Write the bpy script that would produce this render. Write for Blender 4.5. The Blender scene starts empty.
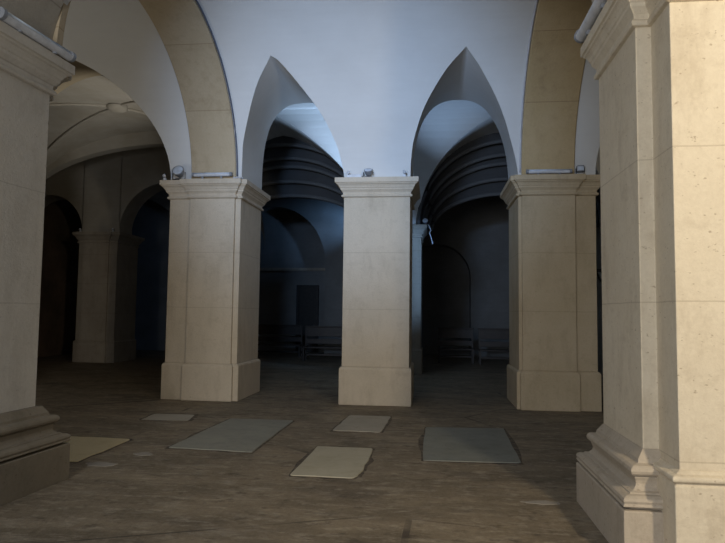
import bpy, math, random
from mathutils import Vector, Matrix
random.seed(7)
C = bpy.context.scene.collection
PI = math.pi

# ------------------------------------------------------------------ materials
def nodes_mat(name):
    m = bpy.data.materials.new(name); m.use_nodes = True
    nt = m.node_tree
    return m, nt, nt.nodes['Principled BSDF']

def N(nt, t, **kw):
    n = nt.nodes.new(t)
    for k, v in kw.items():
        if k in ('inp',):
            for a, b in v.items(): n.inputs[a].default_value = b
        else: setattr(n, k, v)
    return n

def math_node(nt, op, a, b=None, clamp=False):
    n = nt.nodes.new('ShaderNodeMath'); n.operation = op; n.use_clamp = clamp
    for i, x in enumerate((a, b)):
        if x is None: continue
        if isinstance(x, (int, float)): n.inputs[i].default_value = x
        else: nt.links.new(x, n.inputs[i])
    return n.outputs[0]

def mix(nt, fac, a, b, mode='MIX'):
    n = nt.nodes.new('ShaderNodeMix'); n.data_type = 'RGBA'; n.blend_type = mode
    for i, x in ((0, fac), (6, a), (7, b)):
        if isinstance(x, (int, float)): n.inputs[i].default_value = x
        elif isinstance(x, tuple): n.inputs[i].default_value = (*x, 1) if len(x) == 3 else x
        else: nt.links.new(x, n.inputs[i])
    return n.outputs[2]

def noise(nt, vec, scale, detail=4, rough=.55, lo=.35, hi=.65):
    n = N(nt, 'ShaderNodeTexNoise'); n.inputs['Scale'].default_value = scale
    n.inputs['Detail'].default_value = detail; n.inputs['Roughness'].default_value = rough
    nt.links.new(vec, n.inputs['Vector'])
    r = N(nt, 'ShaderNodeMapRange'); r.inputs[1].default_value = lo; r.inputs[2].default_value = hi
    nt.links.new(n.outputs['Fac'], r.inputs[0])
    return r.outputs[0], n.outputs['Fac']

def scaled(nt, vec, s):
    m = N(nt, 'ShaderNodeMapping'); m.inputs['Scale'].default_value = s
    nt.links.new(vec, m.inputs['Vector']); return m.outputs[0]

def bump(nt, bsdf, h, strength=.3, dist=.02):
    b = N(nt, 'ShaderNodeBump'); b.inputs['Strength'].default_value = strength
    b.inputs['Distance'].default_value = dist
    nt.links.new(h, b.inputs['Height']); nt.links.new(b.outputs[0], bsdf.inputs['Normal'])

def stone(name, base, alt, dark, joints=None, uvjoint=None, pits=.5, rough=.85):
    m, nt, bs = nodes_mat(name)
    geo = N(nt, 'ShaderNodeNewGeometry'); pos = geo.outputs['Position']
    a, _ = noise(nt, pos, 1.6, 5, .6)
    col = mix(nt, a, base, alt)
    st, _ = noise(nt, scaled(nt, pos, (2.2, 2.2, .7)), 1.9, 6, .68, .5, .74)
    col = mix(nt, math_node(nt, 'MULTIPLY', st, .5), col, dark)
    bl, _ = noise(nt, scaled(nt, pos, (1, 1, 1.5)), 4.5, 5, .65, .56, .7)
    col = mix(nt, math_node(nt, 'MULTIPLY', bl, .28), col, dark)
    fine, fraw = noise(nt, pos, 34, 4, .7, .3, .7)
    col = mix(nt, .22, col, mix(nt, fine, dark, base))
    pn, _ = noise(nt, scaled(nt, pos, (1, 1, 1.6)), 26, 2, .5, .68, .74)
    col = mix(nt, math_node(nt, 'MULTIPLY', pn, pits), col, dark)
    h = fraw
    if joints:
        z0, dz, w = joints
        s = N(nt, 'ShaderNodeSeparateXYZ'); nt.links.new(pos, s.inputs[0])
        wob, _ = noise(nt, pos, 3, 2, .5, 0, 1)
        zz = math_node(nt, 'ADD', s.outputs[2], math_node(nt, 'MULTIPLY', wob, .012))
        fr = math_node(nt, 'FRACT', math_node(nt, 'DIVIDE', math_node(nt, 'SUBTRACT', zz, z0), dz))
        ln = math_node(nt, 'LESS_THAN', fr, w / dz)
        col = mix(nt, math_node(nt, 'MULTIPLY', ln, .45), col, dark)
        h = math_node(nt, 'SUBTRACT', h, ln)
    if uvjoint:
        uv = N(nt, 'ShaderNodeUVMap'); s = N(nt, 'ShaderNodeSeparateXYZ'); nt.links.new(uv.outputs[0], s.inputs[0])
        fr = math_node(nt, 'FRACT', math_node(nt, 'DIVIDE', s.outputs[0], uvjoint))
        ln = math_node(nt, 'LESS_THAN', fr, .014 / uvjoint)
        wn = N(nt, 'ShaderNodeTexWhiteNoise'); wn.noise_dimensions = '1D'
        nt.links.new(math_node(nt, 'FLOOR', math_node(nt, 'DIVIDE', s.outputs[0], uvjoint)), wn.inputs['W'])
        col = mix(nt, math_node(nt, 'MULTIPLY', wn.outputs[0], .35), col, alt)
        col = mix(nt, math_node(nt, 'MULTIPLY', ln, .6), col, dark)
        h = math_node(nt, 'SUBTRACT', h, ln)
    nt.links.new(col, bs.inputs['Base Color'])
    bs.inputs['Roughness'].default_value = rough
    bs.inputs['Specular IOR Level'].default_value = .25
    bump(nt, bs, h, .35, .012)
    return m

def plain(name, col, rough=.6, metal=0.0, var=.12):
    m, nt, bs = nodes_mat(name)
    geo = N(nt, 'ShaderNodeNewGeometry')
    a, raw = noise(nt, geo.outputs['Position'], 9, 4)
    nt.links.new(mix(nt, a, tuple(c * (1 - var) for c in col), tuple(min(1, c * (1 + var)) for c in col)), bs.inputs['Base Color'])
    bs.inputs['Roughness'].default_value = rough; bs.inputs['Metallic'].default_value = metal
    return m

def plaster(name, col, alt, amt=.5):
    m, nt, bs = nodes_mat(name)
    geo = N(nt, 'ShaderNodeNewGeometry'); pos = geo.outputs['Position']
    a, _ = noise(nt, pos, .9, 5, .6)
    c = mix(nt, math_node(nt, 'MULTIPLY', a, amt), col, alt)
    b, raw = noise(nt, scaled(nt, pos, (.5, 3, 3)), 3.5, 4, .6)
    c = mix(nt, math_node(nt, 'MULTIPLY', b, amt * .35), c, alt)
    nt.links.new(c, bs.inputs['Base Color'])
    bs.inputs['Roughness'].default_value = .9; bs.inputs['Specular IOR Level'].default_value = .15
    bump(nt, bs, raw, .15, .02)
    return m

def floor_mat():
    m, nt, bs = nodes_mat('worn_earth_floor')
    geo = N(nt, 'ShaderNodeNewGeometry'); pos = geo.outputs['Position']
    a, _ = noise(nt, scaled(nt, pos, (.6, 1.3, 1)), 1.5, 7, .7, .38, .62)
    c = mix(nt, a, (.135, .106, .068), (.285, .228, .152))
    b, _ = noise(nt, scaled(nt, pos, (.7, 2.6, 1)), 2.1, 6, .7, .55, .72)
    c = mix(nt, math_node(nt, 'MULTIPLY', b, .7), c, (.40, .355, .28))
    d, _ = noise(nt, scaled(nt, pos, (.6, 1.1, 1)), 1.1, 5, .6, .56, .7)
    c = mix(nt, math_node(nt, 'MULTIPLY', d, .75), c, (.075, .060, .046))
    e, raw = noise(nt, pos, 22, 5, .7, .3, .7)
    c = mix(nt, .3, c, mix(nt, e, (.09, .072, .055), (.32, .265, .2)))
    k, _ = noise(nt, scaled(nt, pos, (.9, 2.0, 1)), 5.5, 5, .7, .52, .7)
    c = mix(nt, math_node(nt, 'MULTIPLY', k, .6), c, (.44, .385, .30))
    q, _ = noise(nt, scaled(nt, pos, (1.0, 1.6, 1)), 4.3, 5, .7, .56, .68)
    c = mix(nt, math_node(nt, 'MULTIPLY', q, .7), c, (.07, .053, .038))
    # a few long worn seams
    w1 = N(nt, 'ShaderNodeTexVoronoi'); w1.feature = 'DISTANCE_TO_EDGE'; w1.inputs['Scale'].default_value = .55
    nt.links.new(scaled(nt, pos, (.5, 1.1, 1)), w1.inputs['Vector'])
    ln = math_node(nt, 'LESS_THAN', w1.outputs['Distance'], .006)
    g, _ = noise(nt, pos, .8, 3, .5, .5, .6)
    c = mix(nt, math_node(nt, 'MULTIPLY', math_node(nt, 'MULTIPLY', ln, g), .7), c, (.05, .04, .032))
    nt.links.new(c, bs.inputs['Base Color'])
    bs.inputs['Roughness'].default_value = .72; bs.inputs['Specular IOR Level'].default_value = .3
    bump(nt, bs, raw, .5, .02)
    return m

M = {}
M['stone'] = stone('pale_limestone', (.60, .53, .425), (.665, .585, .475), (.38, .32, .24), (.665, 1.0, .011))
M['stone_warm'] = stone('warm_limestone', (.56, .46, .31), (.62, .515, .365), (.36, .28, .18), (.665, 1.0, .011))
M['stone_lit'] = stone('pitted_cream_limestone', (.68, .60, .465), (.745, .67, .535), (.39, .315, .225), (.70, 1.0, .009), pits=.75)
M['stone_grey'] = stone('grey_limestone', (.545, .505, .44), (.61, .565, .49), (.34, .30, .245), (.60, 1.05, .011))
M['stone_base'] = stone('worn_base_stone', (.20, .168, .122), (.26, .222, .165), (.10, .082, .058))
M['stone_worn'] = stone('worn_pinkish_stone', (.46, .40, .32), (.54, .47, .385), (.22, .18, .135))
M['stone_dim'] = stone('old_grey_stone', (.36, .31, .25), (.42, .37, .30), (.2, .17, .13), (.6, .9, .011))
M['ochre'] = stone('ochre_arch_stone', (.50, .375, .20), (.57, .44, .26), (.28, .19, .095), uvjoint=1.25, pits=.25)
M['ochre_dark'] = stone('tan_arch_stone', (.47, .38, .255), (.53, .44, .31), (.27, .20, .12), uvjoint=1.25, pits=.25)
M['arch_grey'] = stone('grey_arch_stone', (.40, .36, .30), (.47, .43, .36), (.25, .22, .18), uvjoint=.7)
M['plaster'] = plaster('white_plaster', (.72, .72, .71), (.62, .615, .60))
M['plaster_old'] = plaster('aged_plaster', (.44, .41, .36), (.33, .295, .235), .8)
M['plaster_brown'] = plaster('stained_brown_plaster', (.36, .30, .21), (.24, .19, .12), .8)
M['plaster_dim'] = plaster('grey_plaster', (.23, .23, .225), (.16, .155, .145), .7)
M['plaster_shade'] = plaster('shade_darkened_rib_stone', (.085, .085, .088), (.055, .055, .055), .7)  # shade put into the colour: darker stone so the arch orders look unlit
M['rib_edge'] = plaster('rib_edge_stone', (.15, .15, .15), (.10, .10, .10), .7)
M['fresco'] = plaster('faded_wall_plaster', (.24, .17, .125), (.13, .10, .075), 1.0)
M['floor'] = floor_mat()
M['slab_blue'] = stone('blue_grey_slab', (.265, .262, .222), (.325, .318, .265), (.15, .15, .14), pits=.2, rough=.6)
M['slab_green'] = stone('green_grey_slab', (.225, .23, .20), (.285, .285, .25), (.12, .125, .11), pits=.2, rough=.6)
M['slab_beige'] = stone('beige_slab', (.38, .345, .28), (.44, .40, .33), (.25, .22, .17), pits=.2, rough=.65)
M['slab_cream'] = stone('cream_slab', (.44, .40, .295), (.52, .475, .365), (.3, .26, .18), pits=.2, rough=.65)
M['slab_tan'] = stone('tan_slab', (.56, .47, .29), (.62, .53, .34), (.38, .30, .18), pits=.2, rough=.65)
M['mortar'] = plain('dark_mortar', (.105, .083, .06), .9, 0, .5)
M['mortar_pale'] = stone('pale_mortar', (.27, .245, .21), (.36, .33, .29), (.14, .115, .085), pits=.9)
M['white_metal'] = plain('white_enamel', (.62, .64, .68), .45)
M['grey_metal'] = plain('grey_metal', (.30, .32, .36), .45, .3)
M['dark_metal'] = plain('dark_iron', (.04, .04, .042), .5, .5)
M['glass'] = plain('lamp_glass', (.55, .62, .72), .15)
M['cable_dark'] = plain('dark_cable', (.10, .11, .15), .6)
M['cable_white'] = plain('white_cable', (.55, .56, .60), .6)
M['wood'] = plain('dark_walnut', (.024, .017, .013), .5, 0, .3)
M['door'] = plain('dark_door_wood', (.02, .016, .013), .6, 0, .3)

# ------------------------------------------------------------------ mesh helpers
def mesh_obj(name, verts, faces, mat, parent=None, smooth=False, uvs=None):
    me = bpy.data.meshes.new(name)
    me.from_pydata([tuple(v) for v in verts], [], faces)
    if uvs:
        uvl = me.uv_layers.new(name='UVMap')
        for l in me.loops: uvl.data[l.index].uv = uvs[l.vertex_index]
    me.materials.append(M[mat])
    if smooth:
        for p in me.polygons: p.use_smooth = True
    me.update()
    o = bpy.data.objects.new(name, me); C.objects.link(o)
    if parent: o.parent = parent
    return o

class MB:
    def __init__(s): s.v = []; s.f = []
    def add(s, v, f):
        n = len(s.v); s.v += [tuple(p) for p in v]; s.f += [tuple(i + n for i in q) for q in f]
    def box(s, x0, x1, y0, y1, z0, z1):
        s.add([(x0,y0,z0),(x1,y0,z0),(x1,y1,z0),(x0,y1,z0),(x0,y0,z1),(x1,y0,z1),(x1,y1,z1),(x0,y1,z1)],
              [(0,3,2,1),(4,5,6,7),(0,1,5,4),(1,2,6,5),(2,3,7,6),(3,0,4,7)])
    def tube(s, pts, r, n=10, caps=True):
        pts = [Vector(p) for p in pts]; rings = []
        for i, p in enumerate(pts):
            d = (pts[min(i+1, len(pts)-1)] - pts[max(i-1, 0)]).normalized()
            up = Vector((0,0,1)) if abs(d.z) < .9 else Vector((1,0,0))
            a = d.cross(up).normalized(); b = a.cross(d)
            rr = r[i] if isinstance(r, (list, tuple)) else r
            rings.append([p + a*math.cos(2*PI*k/n)*rr + b*math.sin(2*PI*k/n)*rr for k in range(n)])
        v = [q for ring in rings for q in ring]; f = []
        for i in range(len(pts)-1):
            for k in range(n):
                f.append((i*n+k, i*n+(k+1) % n, (i+1)*n+(k+1) % n, (i+1)*n+k))
        if caps: f += [tuple(range(n))[::-1], tuple(range((len(pts)-1)*n, len(pts)*n))]
        s.add(v, f)
    def build(s, name, mat, parent=None, smooth=False, bevel=0):
        o = mesh_obj(name, s.v, s.f, mat, parent, smooth)
        if bevel:
            b = o.modifiers.new('bevel', 'BEVEL'); b.width = bevel; b.segments = 2; b.limit_method = 'ANGLE'
        return o

def offset_poly(poly, o):
    out = []; n = len(poly)
    for i in range(n):
        p0, p1, p2 = poly[i-1], poly[i], poly[(i+1) % n]
        d1 = Vector((p1[0]-p0[0], p1[1]-p0[1])).normalized(); d2 = Vector((p2[0]-p1[0], p2[1]-p1[1])).normalized()
        n1 = Vector((d1.y, -d1.x)); n2 = Vector((d2.y, -d2.x))
        out.append((p1[0] + o*(n1.x+n2.x), p1[1] + o*(n1.y+n2.y)))
    return out

def loft(name, plan, prof, mat, parent=None, bevel=.006):
    """stack a rectilinear plan (counter-clockwise) along a profile of (outset, height)"""
    v = []; f = []; n = len(plan)
    for o, z in prof: v += [(x, y, z) for x, y in offset_poly(plan, o)]
    for i in range(len(prof)-1):
        for k in range(n): f.append((i*n+k, i*n+(k+1) % n, (i+1)*n+(k+1) % n, (i+1)*n+k))
    f.append(tuple(range(n))[::-1]); f.append(tuple(range((len(prof)-1)*n, len(prof)*n)))
    o = mesh_obj(name, v, f, mat, parent)
    if bevel:
        b = o.modifiers.new('bevel', 'BEVEL'); b.width = bevel; b.segments = 2; b.limit_method = 'ANGLE'; b.angle_limit = math.radians(40)
    return o

def empty(name, loc=(0,0,0)):
    o = bpy.data.objects.new(name, None); o.location = loc; o.empty_display_size = .2; C.objects.link(o); return o

def tag(o, label, cat, group=None):
    o['label'] = label; o['category'] = cat; o['kind'] = 'thing'
    if group: o['group'] = group
    return o

def reparent(root):
    """children were modelled in world space: keep them there under the Empty at the base"""
    inv = Matrix.Translation(-root.location)
    for ch in root.children: ch.matrix_parent_inverse = inv

def struct(o): o['kind'] = 'structure'; return o

# ------------------------------------------------------------------ piers
ZS = 4.0                      # springing height of every arch
CAP = [(0,3.655),(.035,3.66),(.045,3.68),(.035,3.70),(.015,3.71),(.02,3.745),(.045,3.775),(.06,3.79),(.062,3.815),(.075,3.825),
       (.085,3.85),(.105,3.875),(.125,3.885),(.128,3.90),(.15,3.905),(.15,3.992)]
PLINTH = [(.045,0),(.045,.615),(.03,.645),(.005,.66)]
CORE_PLINTH = [(.045,0),(.045,.56),(.03,.572),(.06,.585),(.066,.60),(.06,.618),(.03,.628),(.005,.65)]
def torus(o, zc, r, n=6, depth=None):
    depth = depth or r
    return [(o - depth + depth*math.cos(t), zc + r*math.sin(t)) for t in [-PI/2 + PI*i/n for i in range(n+1)]]
ATTIC = [(.185,0),(.185,.325),(.178,.334),(.13,.336),(.13,.353),(.178,.355),(.187,.361)] + torus(.187,.395,.036,6,.06)[2:] + [(.13,.438),(.10,.445),(.08,.465),(.072,.485),(.075,.505),(.085,.53)] \
        + torus(.115,.572,.038,6,.042) + [(.05,.614),(.045,.64),(.02,.675),(.004,.70)]

def bump_plan(x0, x1, y0, y1, front=None, back=None, right=None, left=None):
    """rectangle with shallow pilasters: front=(xa, xb, proj) ..."""
    p = [(x0, y0)]
    if front: a, b, d = front; p += [(a, y0), (a, y0-d), (b, y0-d), (b, y0)]
    p.append((x1, y0))
    if right: a, b, d = right; p += [(x1, a), (x1+d, a), (x1+d, b), (x1, b)]
    p.append((x1, y1))
    if back: a, b, d = back; p += [(b, y1), (b, y1+d), (a, y1+d), (a, y1)]
    p.append((x0, y1))
    if left: a, b, d = left; p += [(x0, b), (x0-d, b), (x0-d, a), (x0, a)]
    return p

def pier(label, rect, mat, plinth=PLINTH, ztop=0, base_plan=None, base_mat=None, cap_scale=1.0, group='limestone piers carrying the vaults', **pil):
    x0, x1, y0, y1 = rect
    t = tag(empty('stone_pier', ((x0+x1)/2, (y0+y1)/2, 0)), label, 'pillar', group)
    plan = bump_plan(x0, x1, y0, y1, **pil)
    loft('shaft', plan, [(0, .6), (0, 3.70)], mat, t)
    loft('capital', plan, [(o*cap_scale, z) for o, z in CAP], mat, t, .004)
    loft('plinth', bump_plan(x0, x1, y0, y1, **{k: v for k, v in pil.items() if not base_plan or k in ('front', 'back')}), plinth, mat, t, .012)
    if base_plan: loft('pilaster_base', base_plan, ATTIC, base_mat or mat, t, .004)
    reparent(t)
    return t

pier('pale pier with flat pilaster, round grey floodlight and short tube light on its capital',
     (-4.84, -3.49, 10.89, 12.24), 'stone', front=(-4.43, -3.585, .07))
pier('slim plain pale stone pier standing alone between the two pointed openings',
     (-1.58, -.40, 10.85, 12.24), 'stone')
pier('yellowish stone pier with flat pilaster, ochre arch band rising nearly straight above it',
     (1.475, 2.775, 10.89, 12.24), 'stone_warm', front=(1.53, 2.42, .07))
pier('grey stone pier with stepped moulded base at left picture edge, slanting tube light on top',
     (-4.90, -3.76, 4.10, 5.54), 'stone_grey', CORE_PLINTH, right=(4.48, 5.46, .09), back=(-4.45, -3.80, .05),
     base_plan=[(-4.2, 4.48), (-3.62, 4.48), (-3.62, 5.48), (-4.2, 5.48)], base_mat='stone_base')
turn = math.radians(-3.7); pv = Vector((-3.67, 5.46, 0)); np_ = [o for o in C.objects if o.name.startswith('stone_pier')][-1]
np_.location = pv + Matrix.Rotation(turn, 3, 'Z') @ (np_.location-pv); np_.rotation_euler = (0, 0, turn)
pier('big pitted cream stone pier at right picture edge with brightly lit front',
     (1.535, 3.25, 4.13, 5.54), 'stone_lit', CORE_PLINTH, left=(4.48, 5.46, .105), back=(1.57, 2.42, .05),  # core widened out of view to keep the warm spot off the far pier
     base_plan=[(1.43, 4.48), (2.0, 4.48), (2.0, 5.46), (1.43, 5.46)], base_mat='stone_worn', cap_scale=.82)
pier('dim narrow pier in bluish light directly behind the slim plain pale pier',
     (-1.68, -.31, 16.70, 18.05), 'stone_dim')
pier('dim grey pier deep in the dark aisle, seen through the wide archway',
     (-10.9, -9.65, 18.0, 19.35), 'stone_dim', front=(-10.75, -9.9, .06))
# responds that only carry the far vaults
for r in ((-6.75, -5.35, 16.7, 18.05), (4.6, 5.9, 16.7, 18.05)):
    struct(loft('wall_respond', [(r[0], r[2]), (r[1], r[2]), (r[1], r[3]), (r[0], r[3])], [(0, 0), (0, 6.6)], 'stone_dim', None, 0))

# ------------------------------------------------------------------ arch profiles
def catmull(pts, n=6):
    P = [Vector(p) for p in pts]; out = []
    for i in range(len(P)-1):
        p0 = P[i-1] if i else P[i]*2-P[i+1]; p1, p2 = P[i], P[i+1]; p3 = P[i+2] if i+2 < len(P) else P[i+1]*2-P[i]
        for k in range(n):
            t = k/n
            out.append(.5*((2*p1)+(p2-p0)*t+(2*p0-5*p1+4*p2-p3)*t*t+(3*p1-p0-3*p2+p3)*t**3))
    out.append(P[-1]); return [(q.x, q.y) for q in out]

def ell_pts(c, h, r, n=40, e=2.0, z0=ZS):
    out = []
    for i in range(n+1):
        t = -math.cos(PI*i/n); out.append((c+h*t, z0 + r*max(0, 1-abs(t)**e)**(1/e)))
    return out

# front groin outlines of the two pointed openings (x, z), apex splits each into two sweeps
LF = catmull([(-3.49,4.0),(-3.475,4.35),(-3.43,4.71),(-3.24,5.21),(-3.01,5.58),(-2.70,5.87)]) + catmull([(-2.70,5.87),(-2.56,5.79),(-2.29,5.51),(-1.98,5.12),(-1.74,4.65),(-1.63,4.28),(-1.58,4.0)])[1:]
RF = catmull([(-.40,4.0),(-.39,4.3),(-.33,4.70),(-.14,5.19),(.19,5.63),(.52,5.89)]) + catmull([(.52,5.89),(.76,5.67),(1.03,5.32),(1.23,4.94),(1.39,4.46),(1.455,4.18),(1.475,4.0)])[1:]
def superell(c, h, r, e1, e2):
    def f(x):
        t = (x-c)/h; e = e1 if t < 0 else e2
        return ZS + r*max(0, 1-min(1, abs(t))**e)**(1/e)
    return f
OPEN = [  # front outline, back height function
    (ell_pts(-6.77, 1.93, 2.0), superell(-6.95, 2.12, 2.62, 2, 2)),
    (LF, superell(-2.535, .955, 1.89, 3.0, 2.2)),
    (RF, superell(.5375, .9375, 1.87, 2.8, 2.2)),
    (ell_pts(4.7, 1.925, 2.0), superell(4.7, 1.925, 2.0, 2, 2)),
]
NEAR = [ell_pts(-6.77, 1.87, 2.0), ell_pts(-1.12, 2.55, 2.28, 60), ell_pts(4.9, 1.95, 2.0)]
YC, BA, BB, YB = 8.17, 2.72, 2.35, 12.24

def lut(pts, x):
    if x <= pts[0][0] or x >= pts[-1][0]: return ZS
    for (a, za), (b, zb) in zip(pts, pts[1:]):
        if a <= x <= b: return za + (zb-za)*(x-a)/(b-a) if b > a else max(za, zb)
    return ZS

def nave_vault():
    xs = set([-13.0, 7.4])
    for o, _ in OPEN: xs |= set(round(p[0], 4) for p in o)
    for o in NEAR: xs |= set(round(p[0], 4) for p in o)
    xs = sorted(xs)
    keep = [xs[0]]
    for x in xs[1:]:
        if x-keep[-1] > .004: keep.append(x)
    xs = keep; n = 28; v = []; f = []
    for x in xs:
        zf = max(lut(o, x) for o, _ in OPEN); zn = max(lut(o, x) for o in NEAR)
        tf = math.asin(min(1, (zf-ZS)/BB)); tn = PI - math.asin(min(1, (zn-ZS)/BB))
        for k in range(n+1):
            t = tf + (tn-tf)*k/n
            v.append((x, YC+BA*math.cos(t), ZS+BB*math.sin(t)))
    for i in range(len(xs)-1):
        for k in range(n):
            a = i*(n+1)+k; f.append((a, a+1, a+n+2, a+n+1))
    struct(mesh_obj('ceiling', v, f, 'plaster', None, True))
    # tunnel soffits through the far row and through the near row
    for oi, (o, back) in enumerate(OPEN):
        v = []; f = []; n = 8
        for x, z in o:
            y0 = YC + BA*math.sqrt(max(0, 1-((z-ZS)/BB)**2)); zb = back(x)
            for k in range(n+1):
                s = k/n; v.append((x, y0+(YB-y0)*s, z+(zb-z)*s))
        for i in range(len(o)-1):
            for k in range(n):
                a = i*(n+1)+k; f.append((a, a+n+1, a+n+2, a+1))
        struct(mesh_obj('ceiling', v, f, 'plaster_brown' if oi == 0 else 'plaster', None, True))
        # back face above the opening
        v = []; f = []
        for x, z in o: v += [(x, YB, back(x)), (x, YB, 7.2)]
        for i in range(len(o)-1): f.append((2*i, 2*i+2, 2*i+3, 2*i+1))
        struct(mesh_obj('wall_spandrel', v, f, 'plaster', None))
    for i, o in enumerate(NEAR):
        v = []; f = []
        for x, z in o:
            y0 = YC - BA*math.sqrt(max(0, 1-((z-ZS)/BB)**2)); v += [(x, y0, z), (x, 4.10, z)]
        for k in range(len(o)-1): f.append((2*k, 2*k+2, 2*k+3, 2*k+1))
        struct(mesh_obj('ceiling', v, f, 'plaster', None, True))
        v = []; f = []
        for x, z in o: v += [(x, 4.10, z), (x, 4.10, 7.2)]
        for k in range(len(o)-1): f.append((2*k, 2*k+2, 2*k+3, 2*k+1))
        struct(mesh_obj('wall_spandrel', v, f, 'plaster', None))
nave_vault()
mb = MB()
for x0, x1 in ((-13, -8.7), (-4.84, -3.49), (-1.58, -.4), (1.475, 2.775), (6.62, 7.6)): mb.box(x0, x1, 12.1, YB, 4.0, 7.2)
for x0, x1 in ((-13, -8.7), (6.62, 7.6)): mb.box(x0, x1, 10.89, YB, 0, 7.2)
struct(mb.build('wall_arcade', 'plaster'))

# ------------------------------------------------------------------ arch rings
def ring(name, plane, c, lo, hi, a, b, thick, mat, label=None, cat='arch', group=None, n=64, ch=.012, z0=ZS):
    """elliptical arch band; plane 'y' spans along y (lo..hi is its x range), plane 'x' spans along x (lo..hi is its y range)"""
    v = []; f = []; uv = []; s = 0; prev = None
    for i in range(n+1):
        t = PI*i/n; q = (math.cos(t), math.sin(t))
        inner = (c+a*q[0], z0+b*q[1]); mid = (c+(a+ch)*q[0], z0+(b+ch)*q[1]); out = (c+(a+thick)*q[0], z0+(b+thick)*q[1])
        if prev: s += math.hypot(inner[0]-prev[0], inner[1]-prev[1])
        prev = inner
        for (h, z), w in ((out, lo), (mid, lo), (inner, lo+ch), (inner, hi-ch), (mid, hi), (out, hi)):
            v.append((w, h, z) if plane == 'y' else (h, w, z)); uv.append((s, w))
    for i in range(n):
        for k in range(6):
            a0 = i*6+k; a1 = i*6+(k+1) % 6
            q = (a0, a1, a1+6, a0+6)
            f.append(q if plane == 'x' else q[::-1])
    f += [tuple(range(6)), tuple(range(n*6, n*6+6))[::-1]]
    o = mesh_obj(name, v, f, mat, None, False, uv)
    if label: tag(o, label, cat, group)
    else: struct(o)
    return o
ring('stone_arch', 'y', YC, -4.43, -3.585, BA-.045, BB-.06, .1, 'ochre_dark',
     'tan stone arch band curving overhead from the pale pier with the round floodlight', group='stone arch bands of the nave vault')
ring('stone_arch', 'y', YC, 1.53, 2.42, BA-.045, BB-.06, .1, 'ochre',
     'ochre stone arch band rising nearly straight above the yellowish pier', group='stone arch bands of the nave vault')
ring('stone_arch', 'x', -1.12, 4.50, 5.44, 2.52, 2.26, .1, 'arch_grey',
     'grey stone arch springing just above the slanting tube light at upper left corner', group='stone arch bands of the nave vault')

# ------------------------------------------------------------------ groin vaults of the rooms behind
def groin(x0, x1, y0, y1, rise, z0, mat, clip=(-99, 99), n=32, cx=None, p=2.0, pf=None):
    """two crossing barrels; half spans either side of the crown cx may differ"""
    cx = (x0+x1)/2 if cx is None else cx; cy, hy = (y0+y1)/2, (y1-y0)/2
    def f1(t, ty):
        q = p if pf is None else p + (pf-p)*max(0, min(1, (-ty-.15)/.75))
        return max(0, 1-abs(t)**q)**(1/q)
    # spacing dense towards the springings so the curve stays smooth there
    T = [-math.cos(PI*i/n) for i in range(n+1)]
    v = []; f = []
    for tx in T:
        for ty in T:
            v.append((cx+(x1-cx if tx > 0 else cx-x0)*tx, cy+hy*ty, z0 + rise*max(f1(tx, ty), f1(ty, ty))))
    for i in range(n):
        for j in range(n):
            a, b, c, d = i*(n+1)+j, (i+1)*(n+1)+j, (i+1)*(n+1)+j+1, i*(n+1)+j+1
            if max(v[a][0], v[b][0]) < clip[0] or min(v[a][0], v[b][0]) > clip[1]: continue
            if (i < n/2) == (j < n/2): f += [(a, c, b), (a, d, c)]
            else: f += [(a, d, b), (b, d, c)]
    return struct(mesh_obj('ceiling', v, f, mat))
groin(-.40, 4.60, YB, 16.7, 2.52, ZS, 'plaster', pf=4.5)
groin(-6.76, -1.58, YB, 16.7, 2.52, ZS, 'plaster', clip=(-4.8, 99), p=1.5, pf=4.5)
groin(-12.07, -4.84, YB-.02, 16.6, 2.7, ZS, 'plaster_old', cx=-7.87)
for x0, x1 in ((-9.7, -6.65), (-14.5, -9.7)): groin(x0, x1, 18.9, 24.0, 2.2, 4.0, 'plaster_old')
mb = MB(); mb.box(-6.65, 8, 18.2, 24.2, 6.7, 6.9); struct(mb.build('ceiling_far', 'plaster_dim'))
# soffits of the second row: stepped orders of the wide transverse arches
def arch_wall(c, a, b, y0, y1, mat, z0=ZS, n=48, top=7.2, xmax=99, e=1.0):
    v = []; f = []
    for i in range(n+1):
        t = PI*i/n; x = min(xmax, c-a*math.cos(t)); z = z0+b*math.sin(t)**e
        v += [(x, y0, top), (x, y0, z), (x, y1, z), (x, y1, top)]
    for i in range(n):
        for k in range(3): f.append((i*4+k, i*4+k+1, i*4+k+5, i*4+k+4))
    return struct(mesh_obj('wall_arch', v, f, mat))
def step_arch(c, h, mat, orders):
    for i, (y0, y1, dh, r) in enumerate(orders):
        arch_wall(c, h-dh, r, y0, y1, mat)
        rl = MB(); rl.tube([(c-(h-dh-.01)*math.cos(PI*k/48), y0+.02, ZS+(r-.01)*math.sin(PI*k/48)) for k in range(49)], .055, 10)
        struct(rl.build('ceiling_roll', 'rib_edge', None, True))
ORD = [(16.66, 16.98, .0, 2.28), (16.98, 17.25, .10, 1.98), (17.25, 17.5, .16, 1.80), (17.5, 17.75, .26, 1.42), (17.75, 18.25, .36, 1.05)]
step_arch(2.10, 2.5, 'plaster_shade', ORD)
step_arch(-4.17, 2.59, 'plaster_shade', ORD)
arch_wall(-8.17, 1.50, 1.55, 18.1, 18.9, 'plaster_old')
arch_wall(-12.0, 1.12, 1.2, 18.1, 18.9, 'plaster_old')
mb = MB(); mb.box(-10.9, -9.65, 18.1, 18.9, 3.995, 7.2); struct(mb.build('wall_over_pier', 'plaster_old'))
arch_wall(-7.5, 4.6, 2.33, 16.55, 16.85, 'plaster_old', xmax=-4.84, e=.85)
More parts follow.
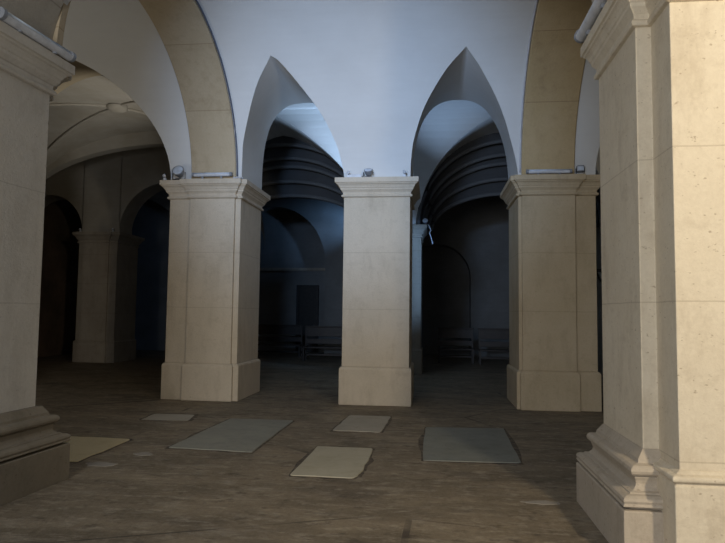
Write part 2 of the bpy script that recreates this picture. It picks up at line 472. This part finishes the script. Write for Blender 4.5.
# arch between the two middle piers
v = []; f = []
for i in range(41):
    t = PI*i/40; y = (YB+16.7)/2 - 2.23*math.cos(t); z = ZS+2.50*math.sin(t)
    v += [(-.40, y, 7.2), (-.40, y, z), (-1.58, y, z), (-1.58, y, 7.2)]
for i in range(40):
    for k in range(3): f.append((i*4+k, i*4+k+4, i*4+k+5, i*4+k+1))
struct(mesh_obj('wall_arch', v, f, 'plaster'))
# partition closing the aisle from the bay behind the pale pier
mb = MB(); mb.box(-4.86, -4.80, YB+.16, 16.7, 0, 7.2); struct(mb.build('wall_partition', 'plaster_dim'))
# ribs and boss of the aisle vault
bx, by, bz = -7.87, 14.41, ZS+2.7
rb = MB()
for sx in (-1, 1):
    for sy in (-1, 1):
        pts = []
        for i in range(21):
            t = i/20*PI/2
            pts.append((bx+(3.03 if sx > 0 else 4.2)*sx*math.sin(t), by+sy*2.19*math.sin(t), ZS+2.7*math.cos(t)-.02))
        rb.tube(pts, .04, 8)
struct(rb.build('ceiling_rib', 'plaster_old', None, True))
bo = MB(); v = []; f = []
for i in range(6):
    r = .26*math.cos(i/5*PI/2*.95); z = bz-.02-.14*math.sin(i/5*PI/2)
    v += [(bx+r*math.cos(2*PI*k/20)*(1+.06*math.cos(10*PI*k/20*2)), by+r*math.sin(2*PI*k/20), z) for k in range(20)]
for i in range(5):
    for k in range(20): f.append((i*20+k, i*20+(k+1) % 20, (i+1)*20+(k+1) % 20, (i+1)*20+k))
f.append(tuple(range(100, 120)))
bo.add(v, f)
tag(bo.build('vault_boss', 'plaster_old', None, True), 'pale carved boss where the ribs of the side aisle vault cross', 'boss')

# ------------------------------------------------------------------ outer shell
mb = MB(); mb.add([(-16, -4, 0), (10, -4, 0), (10, 27, 0), (-16, 27, 0)], [(0, 1, 2, 3)]); struct(mb.build('floor', 'floor'))
mb = MB(); mb.box(-14.2, -13.0, 3.0, 25, 0, 7.2); struct(mb.build('wall_left', 'fresco'))
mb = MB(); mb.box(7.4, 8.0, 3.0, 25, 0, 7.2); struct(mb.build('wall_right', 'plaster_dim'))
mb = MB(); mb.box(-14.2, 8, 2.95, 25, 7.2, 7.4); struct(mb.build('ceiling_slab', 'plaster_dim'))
# camera-side room
mb = MB(); mb.box(-14.2, 8, -3.6, 4.1, 6.6, 6.8); struct(mb.build('ceiling_entrance', 'plaster'))
mb = MB(); mb.box(-14.2, -13, -3.6, 3.0, 0, 6.6); struct(mb.build('wall_left', 'plaster'))
mb = MB(); mb.box(7.4, 8, -3.6, 3.0, 0, 6.6); struct(mb.build('wall_right', 'plaster'))
mb = MB()
mb.box(-14.2, -4.2, -3.9, -3.6, 0, 6.6); mb.box(-1.4, 8, -3.9, -3.6, 0, 6.6); mb.box(-4.2, -1.4, -3.9, -3.6, 4.2, 6.6); mb.box(-4.2, -1.4, -3.9, -3.6, 0, 1.2)
struct(mb.build('wall_back', 'plaster'))
# far wall with two arched recesses
def recess_wall(xa, xb, niches, y0, depth, mat, name):
    xs = [xa]; v = []; f = []
    for c, h, zs, r in niches:
        pts = [(c-h*math.cos(PI*i/32), zs+r*math.sin(PI*i/32)) for i in range(33)]
        k = len(v); v += [(xs[-1], y0, 0), (c-h, y0, 0), (c-h, y0, 7), (xs[-1], y0, 7)]; f.append((k, k+1, k+2, k+3))
        for (x1, z1), (x2, z2) in zip(pts, pts[1:]):
            k = len(v); v += [(x1, y0, z1), (x2, y0, z2), (x2, y0, 7), (x1, y0, 7)]; f.append((k, k+1, k+2, k+3))
        out = [(c-h, 0)] + pts + [(c+h, 0)]
        for (x1, z1), (x2, z2) in zip(out, out[1:]):
            k = len(v); v += [(x1, y0, z1), (x2, y0, z2), (x2, y0+depth, z2), (x1, y0+depth, z1)]; f.append((k, k+3, k+2, k+1))
        k = len(v); v += [(x, y0+depth, z) for x, z in out]; f.append(tuple(range(k, k+len(out)))[::-1])
        xs.append(c+h)
    k = len(v); v += [(xs[-1], y0, 0), (xb, y0, 0), (xb, y0, 7), (xs[-1], y0, 7)]; f.append((k, k+1, k+2, k+3))
    return struct(mesh_obj(name, v, f, mat))
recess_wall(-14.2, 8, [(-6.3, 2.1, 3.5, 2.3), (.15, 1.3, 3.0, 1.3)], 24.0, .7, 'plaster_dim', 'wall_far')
mb = MB(); mb.box(-8.4, -4.2, 24.62, 24.7, 3.28, 3.40); struct(mb.build('trim_ledge', 'stone_dim'))
# door in the recess
d = empty('door_1', (-5.0, 24.66, 0)); d['kind'] = 'structure'
mb = MB(); mb.box(-5.36, -4.66, 24.56, 24.68, 0, 2.6); mb.build('door_leaf', 'door', d, bevel=.01)
mb = MB(); mb.box(-5.46, -5.36, 24.54, 24.7, 0, 2.7); mb.box(-4.66, -4.56, 24.54, 24.7, 0, 2.7); mb.box(-5.36, -4.66, 24.54, 24.7, 2.6, 2.7); mb.build('door_frame', 'door', d)
mb = MB(); mb.tube([(-4.74, 24.55, 1.1), (-4.74, 24.49, 1.1)], .025); mb.build('door_handle', 'dark_metal', d)
reparent(d)

# ------------------------------------------------------------------ floor slabs
def worn_outline(poly, r=.06):
    out = []; m = len(poly)
    for i in range(m):
        p0, p1, p2 = (Vector(poly[k % m]) for k in (i-1, i, i+1))
        a = p1 + (p0-p1).normalized()*r; b = p1 + (p2-p1).normalized()*r
        rr = random.uniform(.35, 1)
        for t in (0, .33, .67, 1): out.append(p1.lerp(a*(1-t)**2 + p1*2*t*(1-t) + b*t*t, rr))
        c = p1 + (p2-p1).normalized()*r; d = p2 + (p1-p2).normalized()*r; nrm = Vector((d.y-c.y, c.x-d.x)).normalized()
        for t in (.2, .4, .6, .8): out.append(c.lerp(d, t) + nrm*random.uniform(-.011, .011))
    return [(p.x, p.y) for p in out]
def slab(poly, mat, label, h=.012):
    poly = worn_outline(poly)
    n = len(poly); v = [(x, y, -.05) for x, y in poly] + [(x, y, h) for x, y in poly]
    f = [tuple(range(n))[::-1], tuple(range(n, 2*n))] + [(k, (k+1) % n, n+(k+1) % n, n+k) for k in range(n)]
    o = mesh_obj('floor_slab', v, f, mat)
    b = o.modifiers.new('bevel', 'BEVEL'); b.width = .006; b.segments = 2; b.limit_method = 'ANGLE'; b.angle_limit = math.radians(50)
    tag(o, label, 'floor slab', 'stone slabs let into the floor')
    cxy = Vector((sum(p[0] for p in poly)/n, sum(p[1] for p in poly)/n))
    rim = [Vector(p) + (Vector(p)-cxy).normalized()*random.uniform(.02, .075) for p in poly]
    mesh_obj('mortar_bed', [(p.x, p.y, -.04) for p in rim] + [(p.x, p.y, .003) for p in rim],
             [tuple(range(n))[::-1], tuple(range(n, 2*n))] + [(k, (k+1) % n, n+(k+1) % n, n+k) for k in range(n)], 'mortar', o)
    return o
slab([(-3.06,7.05),(-2.03,6.97),(-2.03,9.08),(-2.98,9.08)], 'slab_blue', 'large blue-grey stone slab in the floor in front of the pier with the floodlight')
slab([(-1.34,8.42),(-.68,8.40),(-.63,9.70),(-1.28,9.68)], 'slab_beige', 'small beige stone slab in the floor just before the slim plain pier')
slab([(-1.385,6.06),(-.75,6.05),(-.69,6.35),(-.69,7.40),(-1.36,7.40)], 'slab_cream', 'pale cream stone slab in the floor, nearest the camera of the middle ones')
slab([(-.095,6.90),(.96,6.95),(1.0,8.98),(-.09,8.88)], 'slab_green', 'large green-grey stone slab in the floor before the opening beside the yellowish pier')
slab([(-4.60,6.25),(-3.70,6.25),(-3.70,7.42),(-4.60,7.46)], 'slab_tan', 'tan stone slab in the floor touching the moulded base at left picture edge')
slab([(-4.24,8.76),(-3.53,8.80),(-3.63,9.33),(-4.27,9.31)], 'slab_beige', 'small worn dull slab close to the plinth of the pier with the floodlight', .006)

def patch(cx, cy, rx, ry, label):
    pts = [(cx+rx*math.cos(2*PI*k/18)*random.uniform(.55, 1), cy+ry*math.sin(2*PI*k/18)*random.uniform(.55, 1)) for k in range(18)]
    n = 18; f = [tuple(range(n))[::-1], tuple(range(n, 2*n))] + [(k, (k+1) % n, n+(k+1) % n, n+k) for k in range(n)]
    tag(mesh_obj('mortar_patch', [(x, y, -.03) for x, y in pts] + [(x, y, .004) for x, y in pts], f, 'mortar_pale'), label, 'floor patch', 'worn pale mortar patches in the floor')
patch(-3.42, 6.20, .19, .13, 'whitish worn mortar patch in the floor just beside the tan slab and moulded base')
patch(-3.20, 6.72, .15, .10, 'whitish worn mortar patch in the floor between the tan slab and large blue-grey slab')
patch(.95, 5.55, .20, .07, 'thin pale mortar patch in the floor before the big cream pier')

# ------------------------------------------------------------------ lamps and cables
def tube_light(p0, p1, r, label, group='tube lights lying on the capitals'):
    p0, p1 = Vector(p0), Vector(p1); d = (p1-p0).normalized(); base = (p0+p1)/2
    t = tag(empty('tube_light', (base.x, base.y, ZS-.008)), label, 'light fixture', group)
    side = d.cross(Vector((0,0,1))).normalized()
    mb = MB(); n = 14; prof = [(math.cos(PI+PI*k/n)*r, math.sin(PI+PI*k/n)*r) for k in range(n+1)]
    prof += [(r*.8, r*.25), (-r*.8, r*.25)]
    v = []; m = len(prof)
    for p in (p0, p1): v += [p + side*a + Vector((0,0,b)) for a, b in prof]
    f = [(k, (k+1) % m, m+(k+1) % m, m+k) for k in range(m)] + [tuple(range(m))[::-1], tuple(range(m, 2*m))]
    mb.add(v, f); mb.build('housing', 'white_metal', t)
    mb = MB(); mb.tube([p0+d*.03+Vector((0,0,r*.6)), p1-d*.03+Vector((0,0,r*.6))], r*.5, 12); mb.build('glass_tube', 'glass', t, True)
    for p, s in ((p0, -1), (p1, 1)):
        mb = MB(); mb.tube([p-d*s*.02+Vector((0,0,r*.1)), p+d*s*.02+Vector((0,0,r*.1))], r*1.12, 16); mb.build('end_cap', 'grey_metal', t)
    for q in (.25, .75):
        p = p0.lerp(p1, q); mb = MB(); a, b = ZS-.007, max(p.z-r*.7, ZS)
        mb.box(p.x-.015, p.x+.015, p.y-.015, p.y+.015, a, b+.01); mb.build('mounting_foot', 'grey_metal', t)
    reparent(t); return t
tube_light((-3.575, 4.62, 4.045), (-3.515, 5.52, 4.055), .046, 'long grey tube light slanting along the capital at upper left corner')
tube_light((1.31, 4.62, 4.075), (1.31, 5.55, 4.085), .055, 'grey tube light steeply slanting at the capital of the big cream pier')
tube_light((-4.35, 10.74, 4.08), (-3.64, 10.74, 4.08), .035, 'short white tube light at foot of the tan arch band')
tube_light((1.61, 10.74, 4.055), (2.33, 10.74, 4.055), .035, 'short white tube light at foot of the ochre arch band above yellowish pier')

def floodlight(x, y, label, r=.1, boxy=False, mat='grey_metal', z=ZS-.008, up=.5, group='small floodlights on the capitals'):
    t = tag(empty('floodlight', (x, y, z)), label, 'lamp', group)
    d = Vector((0, -math.cos(up), math.sin(up))); c = Vector((x, y, z+r*1.35))
    if boxy:
        mb = MB(); mb.box(x-r, x+r, y-.06, y+.05, z+.06, z+.06+1.8*r); mb.build('lamp_head', mat, t, bevel=.012)
        mb = MB(); mb.box(x-r*.8, x+r*.8, y-.068, y-.058, z+.08, z+.04+1.7*r); mb.build('lens', 'glass', t)
        top = z+.06+r
    else:
        mb = MB(); mb.tube([c-d*r*.95, c-d*r*.8, c-d*r*.1, c+d*r*.45, c+d*r*.6], [r*.3, r*.55, r*.85, r, r*1.04], 20); mb.build('lamp_head', mat, t, True)
        mb = MB(); mb.tube([c+d*r*.6, c+d*r*.66, c+d*r*.7], [r*.92, r*.85, r*.5], 20); mb.build('lens', 'glass', t, True)
        top = c.z
    mb = MB(); w = r*1.12
    mb.tube([(x-w, y, top), (x-w, y, z+.012), (x+w, y, z+.012), (x+w, y, top)], .011, 8); mb.build('bracket', 'dark_metal', t, True)
    mb = MB(); mb.box(x-.05, x+.05, y-.05, y+.05, z, z+.02); mb.build('foot_plate', 'dark_metal', t)
    reparent(t); return t
floodlight(-4.63, 10.755, 'round grey floodlight on the capital beside the tan arch band', .105)
floodlight(-1.14, 10.78, 'small round bluish floodlight in the middle of the capital of slim plain pier', .075, up=1.0)
floodlight(2.50, 10.80, 'small square grey floodlight on the capital of the yellowish pier', .06, True)
rear_lamp = floodlight(-.20, 16.66, 'bluish floodlight on the dim narrow pier in the dark opening', .07, False, 'white_metal', 3.993)

def clip_lamp(x, y, label, z=ZS-.008, r=.03):
    t = tag(empty('spot_lamp', (x, y, z)), label, 'lamp', 'tiny white spot lamps on the capitals')
    mb = MB(); mb.box(x-.025, x+.025, y-.025, y+.025, z, z+.05); mb.build('lamp_base', 'white_metal', t, bevel=.005)
    mb = MB(); mb.tube([(x, y+.02, z+.07), (x, y-.05, z+.09)], [r*.6, r], 12); mb.build('lamp_head', 'white_metal', t, True)
    reparent(t)
clip_lamp(-4.915, 10.80, 'tiny white spot lamp at outer tip of the capital with the round grey floodlight')
clip_lamp(-1.49, 10.76, 'tiny white spot lamp at the left end of slim pier capital')
clip_lamp(-.50, 10.76, 'tiny white spot lamp at the right end of slim pier capital')
clip_lamp(2.86, 10.80, 'tiny white spot lamp at outer tip of the yellowish pier capital')
clip_lamp(-10.8, 17.88, 'tiny pale lamp at left end of the dim aisle pier capital')
clip_lamp(-9.75, 17.9, 'tiny pale lamp at right end of the dim aisle pier capital')
# white ballast lying on the slim pier
t = tag(empty('ballast_box', (-1.34, 10.76, ZS-.008)), 'small flat white box lying on slim pier capital beside the bluish floodlight', 'lamp')
mb = MB(); mb.box(-1.47, -1.25, 10.73, 10.79, ZS-.008, ZS+.05); mb.build('casing', 'white_metal', t, bevel=.006)
mb = MB(); mb.tube([(-1.26, 10.76, ZS+.02), (-1.235, 10.76, ZS+.005)], .01); mb.build('cable_gland', 'dark_metal', t)
reparent(t)

def cable(pts, r, mat, label):
    mb = MB(); mb.tube(pts, r, 8); tag(mb.build('cable', mat, None, True), label, 'cable', 'electric cables along the arches')
def arch_pts(x, off, t0, t1, n=40):
    return [(x, YC+(BA-off)*math.cos(t0+(t1-t0)*i/n), ZS+(BB-off)*math.sin(t0+(t1-t0)*i/n)) for i in range(n+1)]
cable(arch_pts(-3.56, .025, .03, 2.2), .014, 'cable_dark', 'dark cable running up the edge of the tan arch band')
cable(arch_pts(1.505, .025, .03, 2.2), .014, 'cable_white', 'pale cable running up the edge of the ochre arch band')
loop = [(-3.60+.16*(i/40)+.02*math.sin(i*1.3), 10.80+.045*math.cos(i*.75), ZS+.01+.022*abs(math.sin(i*.55))) for i in range(41)]
cable(loop, .011, 'cable_white', 'coiled violet-grey cable on capital corner beside the tan arch band')
mb = MB(); mb.tube([(-.13,16.6,4.0),(-.09,16.56,3.93),(-.05,16.6,3.84),(-.09,16.6,3.76),(-.05,16.6,3.66),(-.02,16.6,3.55),(.0,16.6,3.46)], .012, 8)
o = mb.build('hanging_cable', 'cable_white', rear_lamp, True); o.matrix_parent_inverse = Matrix.Translation(-rear_lamp.location)
# iron bracket beside the yellowish pier
t = tag(empty('wall_bracket', (3.0, 12.0, 2.42)), 'dark iron bracket with slanting brace sticking out behind the yellowish pier', 'bracket')
mb = MB(); mb.tube([(2.79, 12.0, 2.44), (3.6, 12.0, 2.47)], .03, 8); mb.build('arm', 'dark_metal', t)
mb = MB(); mb.tube([(3.05, 12.0, 2.43), (3.10, 12.0, 2.30), (3.30, 12.0, 2.0), (3.5, 12.0, 1.9)], .018, 8); mb.build('brace', 'dark_metal', t)
mb = MB(); mb.box(2.78, 2.81, 11.9, 12.1, 2.3, 2.58); mb.build('back_plate', 'dark_metal', t)
reparent(t)

# ------------------------------------------------------------------ pews
def pew(x0, x1, y, label, h=1.15):
    t = tag(empty('pew', ((x0+x1)/2, y, 0)), label, 'bench', 'dark wooden pews')
    mb = MB(); mb.box(x0, x1, y-.42, y, .42, .47); mb.build('seat', 'wood', t, bevel=.01)
    mb = MB(); mb.box(x0, x1, y, y+.04, .55, .72); mb.box(x0, x1, y, y+.04, .80, h-.05); mb.build('backrest', 'wood', t, bevel=.008)
    mb = MB(); mb.box(x0-.02, x1+.02, y-.03, y+.07, h-.05, h); mb.build('top_rail', 'wood', t, bevel=.01)
    for x in (x0, x1-.05):
        mb = MB(); mb.box(x, x+.05, y-.4, y-.34, 0, .43); mb.build('leg', 'wood', t)
        mb = MB(); mb.box(x, x+.05, y-.02, y+.05, 0, h-.04); mb.build('leg', 'wood', t)
    mb = MB(); mb.box(x0, x1, y-.02, y+.02, .16, .22); mb.build('stretcher', 'wood', t)
    reparent(t)
pew(-4.25, -2.2, 20.6, 'dark pew seen through the opening between the two pale piers, before the small door')
pew(-6.9, -4.6, 21.8, 'dark pew farther back in the opening between the two pale piers')
pew(.2, 1.35, 21.0, 'dark pew before the low bluish recess behind yellowish pier opening')
pew(1.5, 3.6, 20.6, 'dark pew end beside the yellowish pier, deep in the dark opening')

# ------------------------------------------------------------------ lights
def area(name, loc, aim, size, power, col, spread=PI, sy=None):
    l = bpy.data.lights.new(name, 'AREA'); l.energy = power; l.color = col; l.size = size; l.spread = spread
    if sy: l.shape = 'RECTANGLE'; l.size_y = sy
    o = bpy.data.objects.new(name, l); C.objects.link(o); o.location = loc
    o.rotation_euler = (Vector(aim)-Vector(loc)).to_track_quat('-Z', 'Y').to_euler(); return o
def spot(name, loc, aim, power, col, ang=70, blend=.6, r=.15):
    l = bpy.data.lights.new(name, 'SPOT'); l.energy = power; l.color = col; l.spot_size = math.radians(ang); l.spot_blend = blend; l.shadow_soft_size = r
    o = bpy.data.objects.new(name, l); C.objects.link(o); o.location = loc
    o.rotation_euler = (Vector(aim)-Vector(loc)).to_track_quat('-Z', 'Y').to_euler(); return o
def point(name, loc, power, col, r=.1):
    l = bpy.data.lights.new(name, 'POINT'); l.energy = power; l.color = col; l.shadow_soft_size = r
    o = bpy.data.objects.new(name, l); C.objects.link(o); o.location = loc; return o
COOL = (.62, .80, 1.0); BLUE = (.42, .68, 1.0); WARM = (1.0, .80, .52); NEUT = (1.0, .93, .80)
area('rear_fill', (-2.3, -3.5, 2.7), (-1.3, 10, 2.4), 2.4, 340, (.95, .96, .97), sy=2.8)  # added soft light behind the camera, no window known there
spot('vault_fill', (-1.6, 2.4, 4.5), (-1.4, 10.8, 4.9), 1620, (.40, .62, 1.0), 56, 1.0, .3)  # unseen spot added to brighten the nave vault
spot('pier_flood', (2.75, .2, 3.7), (2.2, 4.1, 2.6), 580, (1.0, .84, .60), 90, .6, .15)
spot('aisle_fill', (-7.2, 7.4, 2.4), (-6.2, 9.6, 6.0), 80, NEUT, 110, .8, .3)  # added upward spot, no fixture, brightens the side bay vault
spot('aisle_bay_lamp', (-5.6, 13.0, 3.0), (-9.0, 13.6, 6.4), 270, (1, .97, .90), 80, .8, .2)
spot('rear_lamp_east', (.0, 16.4, 4.12), (.55, 13.4, 7.2), 190, (.42, .64, 1), 74, 1.0, .06)
spot('rear_lamp_west', (-1.98, 16.4, 4.12), (-2.55, 13.4, 7.2), 540, (.46, .68, 1), 74, 1.0, .06)
spot('rear_pier_lamp', (.95, 14.5, 3.3), (-.4, 16.2, 2.9), 210, (.30, .55, 1), 64, .6, .08)
spot('far_wall_lamp', (-2.4, 22.6, 5.3), (-4.0, 24.0, 5.1), 140, (.25, .52, 1.0), 60, 1.0, .1)
point('far_room_lamp', (1.2, 21.5, 3.0), 1.0, (.9, .95, 1.0), .2)

w = bpy.data.worlds.new('World'); bpy.context.scene.world = w; w.use_nodes = True
w.node_tree.nodes['Background'].inputs[0].default_value = (.012, .012, .014, 1)
w.node_tree.nodes['Background'].inputs[1].default_value = 1.0

# ------------------------------------------------------------------ camera
pitch, yaw, roll, eye, fpx = .0670, .113, .012, 1.6, 618.964
cy, sy, cp, sp = math.cos(yaw), math.sin(yaw), math.cos(pitch), math.sin(pitch)
right = Vector((cy, sy, 0)); fw0 = Vector((-sy, cy, 0)); Z = Vector((0, 0, 1))
F = fw0*cp + Z*sp; U = -fw0*sp + Z*cp
R2 = right*math.cos(roll) + U*math.sin(roll); U2 = -right*math.sin(roll) + U*math.cos(roll)
cam = bpy.data.cameras.new('camera'); co = bpy.data.objects.new('camera', cam); C.objects.link(co)
cam.sensor_fit = 'HORIZONTAL'; cam.sensor_width = 36; cam.lens = fpx/725*36; cam.clip_start = .05
mat = Matrix((R2, U2, -F)).transposed().to_4x4(); mat.translation = (0, 0, eye)
co.matrix_world = mat
sc = bpy.context.scene; sc.camera = co
vs = sc.view_settings
vs.view_transform = 'Standard'; vs.look = 'None'; vs.gamma = 1; vs.use_curve_mapping = False; vs.exposure = 0.0
